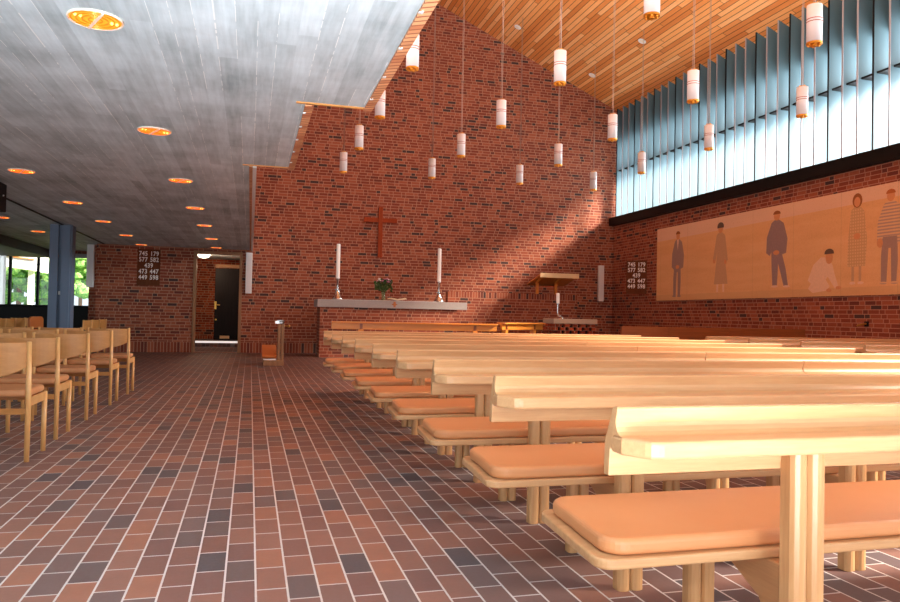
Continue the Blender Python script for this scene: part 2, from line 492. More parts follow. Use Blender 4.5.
# upper wall over the low ceiling (closes the tall nave on the left)
b = MB(); b.prism([(-5, 3.0), (WY-.004, 3.0), (WY-.004, zroof(-.4)), (-5, zroof(-.4))], -.6, -.3, 0)
struct(b.build('wall_upper_left', M['brick']), 'brick upper wall rising above the low ceiling', 'wall')
# timber roof
b = MB(); xs0, xs1 = -.8, 12.55
b.prism([(xs0, zroof(xs0)), (xs1, zroof(xs1)), (xs1, zroof(xs1)+.25), (xs0, zroof(xs0)+.25)], -5, WY+.3, 1)
struct(b.build('ceiling_timber', M['planks']), 'sloping orange timber board ceiling', 'ceiling')

# track in the low ceiling and dropped soffit
struct(MB().box((-3.56, 3, ZC-.012), (-3.52, WY-.01, ZC+.0)).build('trim_4', M['sill']), 'dark folding wall track in the concrete ceiling', 'track')
b = MB(); b.box((-12, 6, 2.46), (-5.40, 22.6, ZC-.002))
struct(b.build('trim_5', M['darkwood_soffit']), 'dark brown dropped soffit along the left side', 'soffit')

# far left window wall at Y=22.5
WW = 22.5
b = MB(); b.box((-12, WW, 0), (-3.73, WW+.2, 1.12)); b.box((-12, WW, 2.6), (-3.73, WW+.2, ZC)); b.box((-3.95, WW, 1.1), (-3.73, WW+.2, 2.6))
b.box((-3.93, WY+.301, 0), (-3.72, WW, ZC))
struct(b.build('wall_far_left', M['brick']), 'brick wall around the far garden window', 'wall')
w = bpy.data.objects.new('window_1', None); COL.objects.link(w); struct(w, 'garden window with dark mullions behind the chairs', 'window'); w.location = (-6, WW, 1.1)
b = MB(); b.box((-12+6, -.06, 1.38), (-3.95+6, .04, 1.5)); b.build('lintel', M['grey_lintel'], w)
for x in (-7.6, -6.38, -5.69, -4.81, -4.36):
    MB().box((x-.032+6, -.05, 0), (x+.032+6, .05, 1.4)).build('mullion', M['sill'], w)
MB().box((-6+.0, -.05, 0), (2.05, .05, .05)).build('bottom_rail', M['sill'], w)
MB().box((-6, .06, .03), (2.04, .068, 1.42)).build('pane', M['glass'], w)
# curtain
b = MB(); n = 60; x0, x1 = -7.3, -6.44; A = []; 
for i in range(n+1):
    t = i/n; A.append((x0+(x1-x0)*t, WW-.18+.05*math.sin(t*44)))
pts = A + [(p[0], p[1]+.012) for p in A[::-1]]
b.prism(pts, 1.14, 2.5, 2)
tag(b.build('curtain', M['curtain'], smooth=False), 'white translucent curtain gathered at the left of the garden window', 'curtain')

# clerestory window (right)
w2 = bpy.data.objects.new('window_2', None); COL.objects.link(w2); struct(w2, 'long clerestory window with pale blue vertical fins', 'window'); w2.location = (XR, 0, 3.86)
def wl(x, y, z): return (x-XR, y, z-3.86)
MB().box(wl(10.31, -5, 3.865), wl(11.0, WY-.004, 4.10)).build('sill_beam', M['sill'], w2)
MB().box(wl(10.95, -5, 4.1), wl(10.96, WY-.01, zroof(10.97))).build('pane', M['glass'], w2)
MB().box(wl(10.54, 5, 5.50), wl(10.82, WY-.01, 5.535)).build('transom', M['sill'], w2)
MB().box(wl(10.86, -5, 5.46), wl(10.94, WY-.01, 5.58)).build('transom', M['sill'], w2)
D0, D1 = 10.47, 10.83
y = WY - .14; k = 0
while y > 7.2:
    b = MB(); b.prism([(D0-XR, 4.095-3.86), (D1-XR, 4.095-3.86), (D1-XR, zroof(D1)-.002-3.86), (D0-XR, zroof(D0)-.002-3.86)], y-.011, y+.011, 1)
    f = b.build('fin', M['fin'], w2)
    b = MB(); b.prism([(D0-.012-XR, 4.096-3.86), (D0-XR, 4.096-3.86), (D0-XR, zroof(D0)-.004-3.86), (D0-.012-XR, zroof(D0)-.004-3.86)], y-.016, y+.016, 1)
    f2 = b.build('edge_strip', M['fin_edge'] if k % 3 else M['sill'], f)
    y -= .345; k += 1
MB().box(wl(10.845, -5, 6.25), wl(10.87, WY-.01, zroof(10.87)-.003)).build('light_blocker', M['sill'], w2)  # opaque board added behind the fins to keep their tops dark
# outside diagonal brace
b = MB(); b.tube([wl(10.91, 9.55, 4.12), wl(10.91, 9.25, 5.5)], .02); b.build('brace', M['sill'], w2)

# doorway frame and inner door
d1 = bpy.data.objects.new('door_1', None); COL.objects.link(d1); struct(d1, 'open doorway with brown wooden frame', 'doorway'); d1.location = (-1.43, WY, 0)
b = MB(); b.box((0, -.04, 0), (.075, .2, 2.62)); b.box((1.135, -.04, 0), (1.21, .2, 2.62)); b.box((.075, -.04, 2.545), (1.135, .2, 2.62))
b.build('frame', M['frame_wood'], d1, bevel=.006)
MB().box((.075, .0, .0), (1.135, .12, .012)).build('threshold', M['dark_oak'], d1)
d2 = bpy.data.objects.new('door_2', None); COL.objects.link(d2); struct(d2, 'near black wooden door with brass fittings inside the lobby', 'door'); d2.location = (-1.06, 23.5, .17)
MB().box((0, 0, .02), (.72, .05, 2.22)).build('door_leaf', M['black_door'], d2, bevel=.004)
b = MB(); b.box((.0, -.012, .96), (.06, 0, 1.20)); b.tube([(.03, -.01, 1.10), (.03, -.05, 1.10), (.16, -.055, 1.09)], .012); b.build('door_handle', M['brass'], d2)
b = MB(); b.lathe([(.028, 0), (.028, .012)], n=16); b.build('lock', M['brass'], d2, loc=(.05, 0, .64), rot=(PI/2, 0, 0))
MB().box((.18, -.012, .06), (.46, 0, .15)).build('letter_plate', plain('pale_brass', srgb(226, 170, 110), .4, .3), d2)
b = MB(); b.box((.72, -.06, 0), (.84, .06, 2.55)); b.box((0, -.02, 2.24), (.72, .06, 2.34)); b.build('frame', M['frame_wood'], d2)
t = thing('ceiling_light', 'lit round white dome lamp inside the lobby doorway', 'lamp', (-1.36, 22.6, 2.75))
b = MB(); b.lathe([(.02, -.13), (.12, -.11), (.19, -.05), (.2, -.02)], n=24); b.build('dome', M['dome'], t, smooth=True)
b = MB(); b.lathe([(.21, -.02), (.21, 0)], n=24); b.build('base', M['rim'], t)

# ------------------------------------------------------------------ wall fittings
def column_speaker(loc, rz, label):
    t = thing('column_speaker', label, 'loudspeaker', loc, rz, 'white column loudspeakers')
    MB().box((-.08, -.07, -.53), (.08, .03, .53)).build('case', M['white'], t, bevel=.008)
    MB().box((-.066, -.076, -.515), (.066, -.0705, .515)).build('grille', plain('white_grille', srgb(226, 220, 218), .7, noise=.05, scale=120), t)
    MB().box((-.03, .031, -.3), (.03, .095, .3)).build('bracket', M['black'], t)
column_speaker((-.055, WY-.1, 2.08), 0, 'white column loudspeaker on the brick just right of the doorway')
column_speaker((10.02, WY-.1, 2.13), 0, 'white column loudspeaker on the altar wall near the right corner')
column_speaker((-3.84, WY-.02, 2.13), 0, 'pale column loudspeaker at the brick end beside the garden window')

def hymn_board(loc, rz, label):
    t = thing('hymn_board', label, 'hymn board', loc, rz, 'hymn boards with white numbers')
    MB().box((-.27, -.03, -.46), (.27, .0, .46)).build('panel', M['board_wood'], t, bevel=.006)
    if rz: b = MB(); b.prism([(.04, 0), (.14, 0), (.13, .215), (.10, .23)], -.3, .3, 2); b.build('bracket', M['dark_oak'], t)
    MB().box((-.27, -.036, -.46), (.27, -.0301, -.44)).build('ledge', M['board_wood'], t); MB().box((-.27, -.036, .44), (.27, -.0301, .46)).build('ledge', M['board_wood'], t)
    rows = [('745', '179'), ('577', '582'), ('439',), ('473', '447'), ('449', '598')]
    for i, r in enumerate(rows):
        z = .345 - i*.15
        for j, s in enumerate(r):
            cu = bpy.data.curves.new('numeral', 'FONT'); cu.body = s; cu.size = .158; cu.align_x = 'CENTER'; cu.align_y = 'CENTER'; cu.extrude = .002; cu.offset = .003
            cu.space_character = 1.08
            tmp = bpy.data.objects.new('tmp', cu); COL.objects.link(tmp)
            bpy.context.view_layer.update()
            me = bpy.data.meshes.new_from_object(tmp.evaluated_get(bpy.context.evaluated_depsgraph_get()))
            bpy.data.objects.remove(tmp); me.materials.clear(); me.materials.append(M['digit'])
            o = bpy.data.objects.new('numerals', me); COL.objects.link(o); o.parent = t
            o.rotation_euler = (PI/2, 0, 0); o.location = ((-.132 if j == 0 else .132) if len(r) == 2 else 0, -.034, z); o.scale = (.82, 1, 1)
    return t
hymn_board((-2.50, WY+.002, 2.14), 0, 'brown hymn number board on the brick left of the doorway')
hymn_board((10.23, 17.98, 2.24), -.575, 'brown hymn number board angled out from the right wall beside the canvas')

# wall cross
t = thing('wall_cross', 'plain red brown wooden cross on the brick above the altar', 'cross', (3.367, WY-.16, 3.31))
b = MB(); b.box((-.06, -.03, -.69), (.06, .03, .69)); b.build('upright', M['cross_wood'], t, bevel=.006)
b = MB(); b.box((-.46, -.028, .27), (-.061, .028, .39)); b.box((.061, -.028, .27), (.46, .028, .39)); b.build('crossbar', M['cross_wood'], t, bevel=.006)
b = MB(); b.tube([(0, .031, .33), (0, .16, .33)], .012); b.build('fixing', M['black'], t)
b = MB(); b.tube([(0, .031, -.4), (0, .16, -.4)], .012); b.build('fixing', M['black'], t)

# wall hook right wall
t = thing('wall_bracket', 'small brass and black bracket low on the right brick wall', 'bracket', (XR, 10.42, 1.08))
b = MB(); b.box((-.02, -.04, -.04), (-.001, .04, .05)); b.build('plate', M['black'], t)
b = MB(); b.tube([(-.02, 0, .01), (-.09, .02, .0), (-.12, .1, -.03)], .014); b.build('arm', M['brass'], t)

# canvas with figures
px0, px1, pz0, pz1 = 7.4, 17.27, 1.59, 3.49
t = thing('wall_hanging', 'long sand coloured canvas printed with standing and kneeling people', 'wall hanging', (XR, 17.27, 1.59))
MB().box((-.035, px0-17.27, 0), (-.002, 0, pz1-pz0)).build('canvas', M['textile'], t)
inks = ['ink_slate', 'ink_slate2', 'ink_sand', 'ink_white', 'ink_skin', 'ink_hair', 'ink_hair_dark', 'ink_hair_red', 'ink_check', 'ink_stripe']
def figure(y_left, y_right, zb, zt, spec):
    """spec: list of (kind, pts in unit box u 0..1 left to right, v 0..1 bottom to top, ink)"""
    b = MB(); lay = 0
    for pts, inkn in spec:
        lay += 1
        P = []
        for u, v in pts: P.append((-(17.27 - (y_left + (y_right-y_left)*u)), zb - 1.59 + (zt-zb)*v))
        b.prism(P, -.036 - .0008*lay, -.0352, 0, inks.index(inkn))
    b.build('figure', [M[i] for i in inks], t)
def ell(cx, cy, rx, ry, n=14, a0=0, a1=2*PI):
    return [(cx + rx*math.cos(a0+(a1-a0)*i/n), cy + ry*math.sin(a0+(a1-a0)*i/n)) for i in range(n if a1-a0 > 6 else n+1)]
def man(coat, trous, hair, stride=False, hands=True, lean=0.0):
    L = []
    L.append(([(.30, .84), (.42, .87), (.62, .87), (.82, .82), (.98, .62), (.93, .44), (.72, .42), (.68, .50), (.34, .50), (.24, .42), (.08, .46), (.10, .66)], coat))
    if stride: L.append(([(.30, .50), (.70, .50), (.92, .24), (1.02, .03), (.84, .03), (.60, .32), (.56, .04), (.36, .04), (.32, .3)], trous))
    else: L.append(([(.28, .50), (.74, .50), (.76, .25), (.72, .03), (.56, .03), (.54, .38), (.46, .38), (.40, .03), (.22, .03), (.22, .3)], trous))
    L.append((ell(.53, .92, .13, .058), 'ink_skin'))
    L.append((ell(.53, .945, .155, .045, 12, 0, PI) + [(.40, .93), (.66, .93)][::1][:0], hair))
    if hands: L.append((ell(.52, .455, .13, .03), 'ink_skin'))
    if stride: L.append((ell(.46, .025, .14, .014), 'ink_white')); L.append((ell(.96, .02, .14, .014), 'ink_white'))
    else: L.append((ell(.30, .02, .13, .014), coat)); L.append((ell(.66, .02, .13, .014), coat))
    return L
m1 = man('ink_slate', 'ink_slate', 'ink_hair'); m1.insert(1, ([(.44, .87), (.60, .87), (.52, .70)], 'ink_white'))
figure(16.60, 16.00, 1.66, 3.36, m1)
wm = [([(.28, .82), (.42, .85), (.62, .85), (.80, .80), (.98, .46), (.84, .44), (.74, .6), (.98, .14), (.14, .14), (.34, .6), (.2, .44), (.06, .48)], 'ink_sand'),
      ([(.30, .14), (.42, .14), (.40, .03), (.30, .03)], 'ink_white'), ([(.66, .14), (.78, .14), (.78, .03), (.68, .03)], 'ink_white'),
      (ell(.52, .90, .14, .06), 'ink_skin'), (ell(.52, .93, .2, .06, 12, -.3, PI+.3), 'ink_hair_dark'), (ell(.14, .46, .07, .03), 'ink_skin'), (ell(.84, .44, .07, .03), 'ink_skin')]
figure(14.86, 14.26, 1.70, 3.38, wm)
figure(13.05, 12.36, 1.78, 3.40, man('ink_slate2', 'ink_slate2', 'ink_hair', stride=True))
kn = [([(.04, .30), (.22, .66), (.45, .82), (.66, .80), (.80, .62), (.86, .42), (.98, .12), (.88, .08), (.66, .36), (.6, .3), (.72, .14), (.62, .04), (.2, .0), (.05, .1), (.14, .22)], 'ink_white'),
      (ell(.70, .80, .11, .15), 'ink_skin'), (ell(.70, .90, .14, .1, 12, -.2, PI+.2), 'ink_hair_dark'), (ell(.98, .10, .08, .04), 'ink_skin'), (ell(.7, .05, .08, .04), 'ink_skin')]
figure(11.84, 11.02, 1.66, 2.48, kn)
w5 = [([(.26, .82), (.42, .86), (.62, .86), (.80, .80), (.92, .5), (.86, .2), (.12, .2), (.14, .5)], 'ink_check'),
      ([(.30, .2), (.40, .2), (.40, .04), (.30, .04)], 'ink_sand'), ([(.60, .2), (.70, .2), (.70, .04), (.60, .04)], 'ink_sand'),
      (ell(.52, .92, .2, .08), 'ink_hair'), (ell(.52, .905, .13, .055), 'ink_skin'), (ell(.52, .53, .14, .035), 'ink_skin'), (ell(.34, .02, .12, .016), 'ink_white'), (ell(.68, .02, .12, .016), 'ink_white')]
figure(10.90, 10.36, 1.78, 3.42, w5)
m6 = man('ink_stripe', 'ink_slate', 'ink_hair_red', hands=False); m6.append((ell(.18, .44, .10, .05), 'ink_skin'))
figure(10.24, 9.62, 1.76, 3.40, m6)
figure(9.66, 9.05, 1.76, 3.24, man('ink_slate2', 'ink_slate', 'ink_hair_dark'))

# ------------------------------------------------------------------ chancel
t = thing('altar', 'brick altar with long grey stone slab', 'altar', (1.64, 17.95, 0))
MB().box((0, 0, 0), (3.46, .8, 1.228)).build('brick_base', brick_mat('altar_brick', u0=.4, soldier=-1), t)
MB().box((-.07, -.05, 1.23), (3.72, .95, 1.42)).build('stone_slab', M['stone'], t, bevel=.006)
b = MB()
b.prism([(-.075, 0), (-.03, .022), (-.03, .03), (-.022, .075), (0, .06), (.022, .075), (.03, .03), (.03, .022), (.075, 0), (.03, -.022), (.022, -.075), (0, -.06), (-.022, -.075), (-.03, -.022)], -.062, -.051, 1)
b.build('emblem_cross', plain('copper_emblem', srgb(176, 100, 52), .4, .5), t, loc=(1.83, 0, 1.33))
MB().box((.45, .0, 1.4205), (2.9, .8, 1.426)).build('altar_cloth', M['white'], t)

def candlestick(x, label, s=1.0):
    t = thing('candlestick', label, 'candlestick', (x, 18.35, 1.4265), 0, 'tall candles on the altar')
    b = MB(); b.lathe([(.14, 0), (.145, .015), (.12, .05), (.075, .12), (.04, .22), (.04, .235), (.028, .26), (.028, .30), (.028, .48), (.045, .5), (.05, .53)], n=24); b.build('stem', M['silver'], t, smooth=True)
    b = MB(); b.lathe([(.03, .235), (.105, .245), (.105, .257), (.03, .262)], n=24); b.build('drip_ring', M['silver'], t)
    b = MB(); b.lathe([(.047, .531), (.047, 1.38), (.03, 1.395)], n=20); cdl = b.build('candle', M['candle'], t, smooth=False)
    b = MB(); b.tube([(0, 0, 1.395), (.004, 0, 1.42)], .004, 6); b.build('wick', M['black'], cdl)
candlestick(2.10, 'silver candlestick with tall white candle at the left end of the altar')
candlestick(4.72, 'silver candlestick with tall white candle at the right end of the altar')
t = thing('flower_vase', 'glass vase with mauve and white flowers on the altar slab', 'flower vase', (3.29, 18.50, 1.436))
b = MB(); b.lathe([(.055, 0), (.06, .01), (.045, .1), (.06, .24)], n=20); b.build('vase', M['vase'], t, smooth=True)
b = MB(); R = random.Random(3)
for i in range(12):
    a = i*2*PI/12; b.tube([(.01*math.cos(a), .01*math.sin(a), .02), (.04*math.cos(a), .04*math.sin(a), .22), (.14*math.cos(a), .14*math.sin(a), .38)], .006, 5)
b.build('stems', M['stemg'], t)
b = MB()
for i in range(240):
    a = R.random()*2*PI; r = .23*math.sqrt(R.random()); z = .30 + R.random()*.24 - r*.3
    c = Vector((r*math.cos(a), r*math.sin(a), z)); d = Vector((R.uniform(-1, 1), R.uniform(-1, 1), R.uniform(-.3, 1))).normalized()*.09; e = d.cross(Vector((R.random(), R.random(), R.random()))).normalized()*.026
    vs = [b.bm.verts.new(c), b.bm.verts.new(c+d*.5+e), b.bm.verts.new(c+d), b.bm.verts.new(c+d*.5-e)]; b.bm.faces.new(vs)
b.build('leaves', M['leaf'], t)
for i in range(22):
    a = R.random()*2*PI; r = .04 + .17*math.sqrt(R.random()); z = .56 - r*r*2.4 + R.uniform(-.02, .03)
    b = MB()
    for q in range(6):
        aa = q*PI/3; b.ball((.022*math.cos(aa), .022*math.sin(aa), 0), .022, sub=1)
    b.ball((0, 0, .008), .014, sub=1)
    b.build('flower', M['whitepetal'] if i % 3 == 0 else M['pink'], t, loc=(r*math.cos(a), r*math.sin(a), z))
tag(MB().box((3.08, 18.33, 1.4265), (3.44, 18.63, 1.436)).build('place_mat', M['tanpad'], bevel=.002), 'flat tan mat under the flower vase', 'mat')
t = thing('open_book', 'open book with pale pages lying on the altar by the vase', 'book', (3.58, 18.15, 1.4265))
b = MB(); b.prism([(-.24, .045), (-.2, .075), (-.04, .05), (0, .035), (.04, .05), (.2, .075), (.24, .045), (.0, .012)], -.12, .12, 1); b.build('pages', M['paper'], t)
b = MB(); b.prism([(-.25, .03), (0, .0), (.25, .03), (.25, .036), (0, .008), (-.25, .036)], -.13, .13, 1); b.build('cover', M['dark_oak'], t)

t = thing('brick_parapet', 'low brick parapet with upright brick capping behind the altar', 'parapet', (5.13, 18.95, 0))
MB().box((0, 0, 0), (3.80, .25, 1.58)).build('wall_body', brick_mat('parapet_brick', u0=.9, soldier=-1), t)
MB().box((0, -.004, 1.581), (3.804, .254, 1.735)).build('soldier_cap', brick_mat('parapet_cap', u0=.2, soldier=1.76), t)
t = thing('lectern', 'slanted wooden reading desk with pale front edge on the brick parapet', 'lectern', (8.16, 18.95, 1.735))
b = MB(); b.prism([(-.45, .50), (.55, .26), (.55, .30), (-.45, .545)], -.56, .58, 0); b.build('desk_top', M['rail_wood'], t)
MB().box((-.565, -.475, .44), (.585, -.451, .565)).build('front_edge', M['lectern_pale'], t, bevel=.004)
for x in (-.42, .14):
    b = MB(); b.prism([(.06, 0), (.14, 0), (.14, .35), (-.35, .47), (-.35, .44), (.06, .3)], x-.035, x+.035, 0); b.build('support', M['rail_wood'], t)

# font
t = thing('font', 'low font of open brickwork with round edged beige stone slab', 'font', (7.49, 16.3, 0))
b = MB()
for r in range(12):
    z0 = r*.0785
    for k in range(6):
        for side in (0, 1):
            x = -.56 + k*.205 + (.1 if r % 2 else 0)
            if x + .115 > .58: continue
            y0 = -.28 if side == 0 else .17
            b.box((x, y0, z0), (x+.125, y0+.11, z0+.074))
        for side in (0, 1):
            yy = -.27 + k*.14 + (.06 if r % 2 else 0)
            if yy > .17 or k > 3: continue
            x0 = -.57 if side == 0 else .46
            b.box((x0+.0, yy+.0, z0), (x0+.11, yy+.08, z0+.074))
b.build('lattice_base', brick_mat('font_brick', soldier=-1, orange=True), t)
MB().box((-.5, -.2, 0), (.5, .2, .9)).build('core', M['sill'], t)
MB().box((-.57, -.33, .9435), (.57, .33, 1.062)).build('stone_slab', M['stone_beige'], t, bevel=.01)
t = thing('candle_holder', 'short white candle on a curved silver holder on the font', 'candle holder', (7.10, 16.15, 1.0635))
b = MB(); b.tube([(.10, 0, .035), (.04, 0, .06), (.0, 0, .12), (-.005, 0, .24), (0, 0, .36)], [.03, .026, .018, .016, .02], 12); b.lathe([(.075, 0), (.07, .01)], c=(.08, 0, 0), n=20); b.build('stem', M['silver'], t, smooth=False)
b = MB(); b.lathe([(.042, .361), (.042, .60), (.03, .61)], n=20); b.build('candle', M['candle'], t)

# altar rail: straight length and angled return
def rail(p0, p1, z, label, posts, top):
    v = Vector((p1[0]-p0[0], p1[1]-p0[1], 0)); L = v.length; a = math.atan2(v.y, v.x)
    t = thing('altar_rail', label, 'altar rail', (p0[0], p0[1], 0), a, 'amber wooden altar rail lengths')
    MB().box((0, -.1, z-.03), (L, .1, z)).build('top_board', top, t, bevel=.006)
    MB().box((0, -.03, z-.15), (L, .02, z-.031)).build('front_board', M['rail_wood'], t, bevel=.004)
    for f in posts:
        MB().box((f*L-.05, -.045, 0), (f*L+.05, .06, z-.151)).build('post', M['rail_wood'], t, bevel=.006)
    for f in posts: MB().box((f*L-.025, -.05, z-.14), (f*L+.025, -.031, z-.04)).build('bracket', M['dark_oak'], t)
rail((1.50, 14.0), (4.82, 14.0), .93, 'long straight amber altar rail in front of the altar', (.17, .86), M['rail_wood'])
rail((4.93, 14.05), (6.30, 15.2), .96, 'short angled amber altar rail length between altar rail and font', (.1, .78), M['rail_wood'])

# kneeler with post near the door
t = thing('kneeler', 'single kneeler with orange cushion and tall wooden post', 'kneeler', (.28, 15.1, 0))
MB().box((0, 0, 0), (.40, .62, .11)).build('base', M['frame_wood'], t, bevel=.008)
b = MB(); b.prism([(.02, .14), (.6, .28), (.6, .40), (.0, .20)], -.03, .26, 0); b.build('cushion', M['orange_leather'], t, bevel=.02, seg=3)
b = MB(); b.prism([(.02, .111), (.6, .111), (.6, .275), (.02, .132)], 0, .25, 0); b.build('wedge', M['white'], t)
b = MB(); b.box((.27, .02, .111), (.325, .14, .84)); b.box((.335, .02, .111), (.40, .14, .84)); b.build('post', M['frame_wood'], t, bevel=.008)
b = MB(); b.lathe([(.03, 0), (.06, .01), (.06, .045), (.085, .06), (.085, .08), (.02, .085)], c=(.335, .08, .841), n=16); b.box((.22, .02, .85), (.30, .12, .90)); b.build('metal_cap', M['silver'], t)
b = MB(); b.tube([(.40, .08, .80), (.47, .08, .80)], .012); b.ball((.49, .08, .80), .03); b.build('knob', M['brass'], t)

# ------------------------------------------------------------------ blue-grey column
t = thing('steel_column', 'blue grey painted column with a narrow recess among the chairs', 'column', (-3.6, 15.7, 0))
b = MB(); b.prism([(-.16, -.12), (-.01, -.12), (-.01, -.04), (.05, -.04), (.05, -.12), (.20, -.12), (.20, -.06), (.225, -.06), (.225, .22), (-.16, .22)], 0, ZC-.001, 2)
b.build('shaft', M['steel_blue'], t, bevel=.003)
b = MB(); b.box((-.00, -.06, 1.33), (.045, -.041, 1.40)); b.build('switch', M['white'], t)
tag(MB().box((-6.9, 20.55, 0), (-3.98, 21.1, 1.13)).build('low_cabinet', M['black'], bevel=.05, seg=4), 'long low black cabinet below the garden window', 'cabinet')
t = thing('ceiling_speaker', 'black box loudspeaker hung under the concrete ceiling at far left', 'loudspeaker', (-3.25, 10.5, 2.30))
MB().box((-.16, -.13, -.0), (.16, .15, .36)).build('case', M['black'], t, bevel=.01)
MB().box((-.03, -.03, .361), (.03, .03, .388)).build('bracket', M['sill'], t)
b = MB(); b.ball((.165, .0, .2), .012, sub=1); b.build('badge', M['white'], t)

# ------------------------------------------------------------------ recessed lamps
def make_lamp():
    t = thing('recessed_lamp', '', 'lamp', (0, 0, ZC), 0, 'orange recessed lamps in the concrete ceiling'); t.scale = (.78, .78, .9)
    b = MB(); b.torus((0, 0, -.006), .18, .008, 40, 8); b.build('rim', M['rim'], t, smooth=True)
    b = MB(); b.lathe([(.172, -.002), (.172, -.006)], n=36); b.build('reflector', M['glow'], t)
    for r in (.045, .085, .125, .16):
        b = MB(); b.torus((0, 0, -.010), r, .005, 32, 6); b.build('louvre_ring', M['louvre'], t)
    b = MB(); b.box((-.007, -.17, -.022), (.007, .17, -.007)); b.build('crossbar', M['rim'], t)
    for q in (-.14, -.105, .105, .14):
        b = MB(); b.ball((q, -.02, -.009), .012, sub=1); b.build('bulb_glint', M['glow_hot'], t)
    return t
base = make_lamp(); first = True
cols = [(-.87, 'nearest the nave', [4.41, 7.0, 9.57, 12.05, 14.45, 17.05, 19.4]), (-2.645, 'middle row', [9.63, 12.2, 14.6, 17.14, 19.45]), (-4.37, 'row nearest the window', [14.77, 17.17])]
for X, nm, ys in cols:
    for i, Y in enumerate(ys):
        lab = f"orange glowing round lamp in concrete ceiling, {ORD[i]} from camera, {nm if 'row' in nm else 'row ' + nm}"
        if first: base.location = (X, Y, ZC); base.rotation_euler.z = .45; base['label'] = lab; first = False
        else: dup(base, (X, Y, ZC), .45, lab)
# small ceiling spots
for i, (x, y) in enumerate(((6.85, 18.59), (9.16, 18.73), (9.17, 16.02))):
    t = thing('ceiling_spot', ['small white spot in the timber ceiling, leftmost and highest of three', 'small white spot in the timber ceiling, nearest the altar wall corner', 'small white spot in the timber ceiling, nearest the camera on the right'][i], 'ceiling spot', (x, y, zroof(x)), 0, 'small white spots in the timber ceiling')
    t.rotation_euler = (0, math.atan(.4457), 0)
    b = MB(); b.lathe([(.10, -.012), (.10, -.001)], n=20); b.build('cover', M['white'], t)
    b = MB(); b.lathe([(.045, -.02), (.06, -.0125)], n=20); b.build('lens', M['rim'], t)

# ------------------------------------------------------------------ pendants
def make_pendant():
    t = thing('pendant_lamp', '', 'pendant lamp', (0, 0, 4.85), 0, 'white cylinder pendant lamps over the nave')
    b = MB(); b.lathe([(.092, -.235), (.092, .235)], n=28, close=True); sh = b.build('shade', M['lampwhite'], t)
    for p in sh.data.polygons:
        if abs(p.normal.z) < .5: p.use_smooth = True
    for z in (.02, .055):
        b = MB(); b.torus((0, 0, z), .0925, .0055, 28, 6); b.build('copper_band', M['copper_line'], t)
    b = MB(); b.lathe([(.094, -.262), (.094, -.236)], n=28); b.lathe([(.03, -.285), (.03, -.262)], n=12)
    for q in range(6): b.ball((.07*math.cos(q*PI/3), .07*math.sin(q*PI/3), -.268), .013, sub=1)
    b.build('gold_rim', M['gold'], t)
    b = MB(); b.lathe([(.06, .236), (.06, .255)], n=20)
    for q in range(4): b.ball((.05*math.cos(q*PI/2), .05*math.sin(q*PI/2), .262), .011, sub=1)
    b.build('top_cap', M['gold'], t)
    return t
pend = make_pendant()
PC = [(2.15, [10.15, 12.86, 15.46, 18.16]), (4.40, [7.48, 10.08, 12.74, 15.40, 18.08]), (6.77, [7.60, 10.21, 12.91, 15.52, 18.02]), (8.97, [10.33, 12.95, 15.61, 18.16])]
cn = ['leftmost row', 'second row from left', 'third row from left', 'row beside the clerestory']
first = True
for (X, ys), nm in zip(PC, cn):
    for i, Y in enumerate(ys):
        lab = f"white cylinder pendant lamp with gold rim, {ORD[i]} from camera in the {nm}"
        if first: p = pend; p.location = (X, Y, 4.85); p['label'] = lab; first = False
        else: p = dup(pend, (X, Y, 4.85), 0, lab)
        L = zroof(X) - 4.85 - .002
        b = MB(); b.tube([(.012, 0, .25), (.012, 0, L-.02)], .0055, 6); b.tube([(-.012, 0, .25), (-.012, 0, L-.02)], .0035, 6); b.build('cord', M['cord'], p)

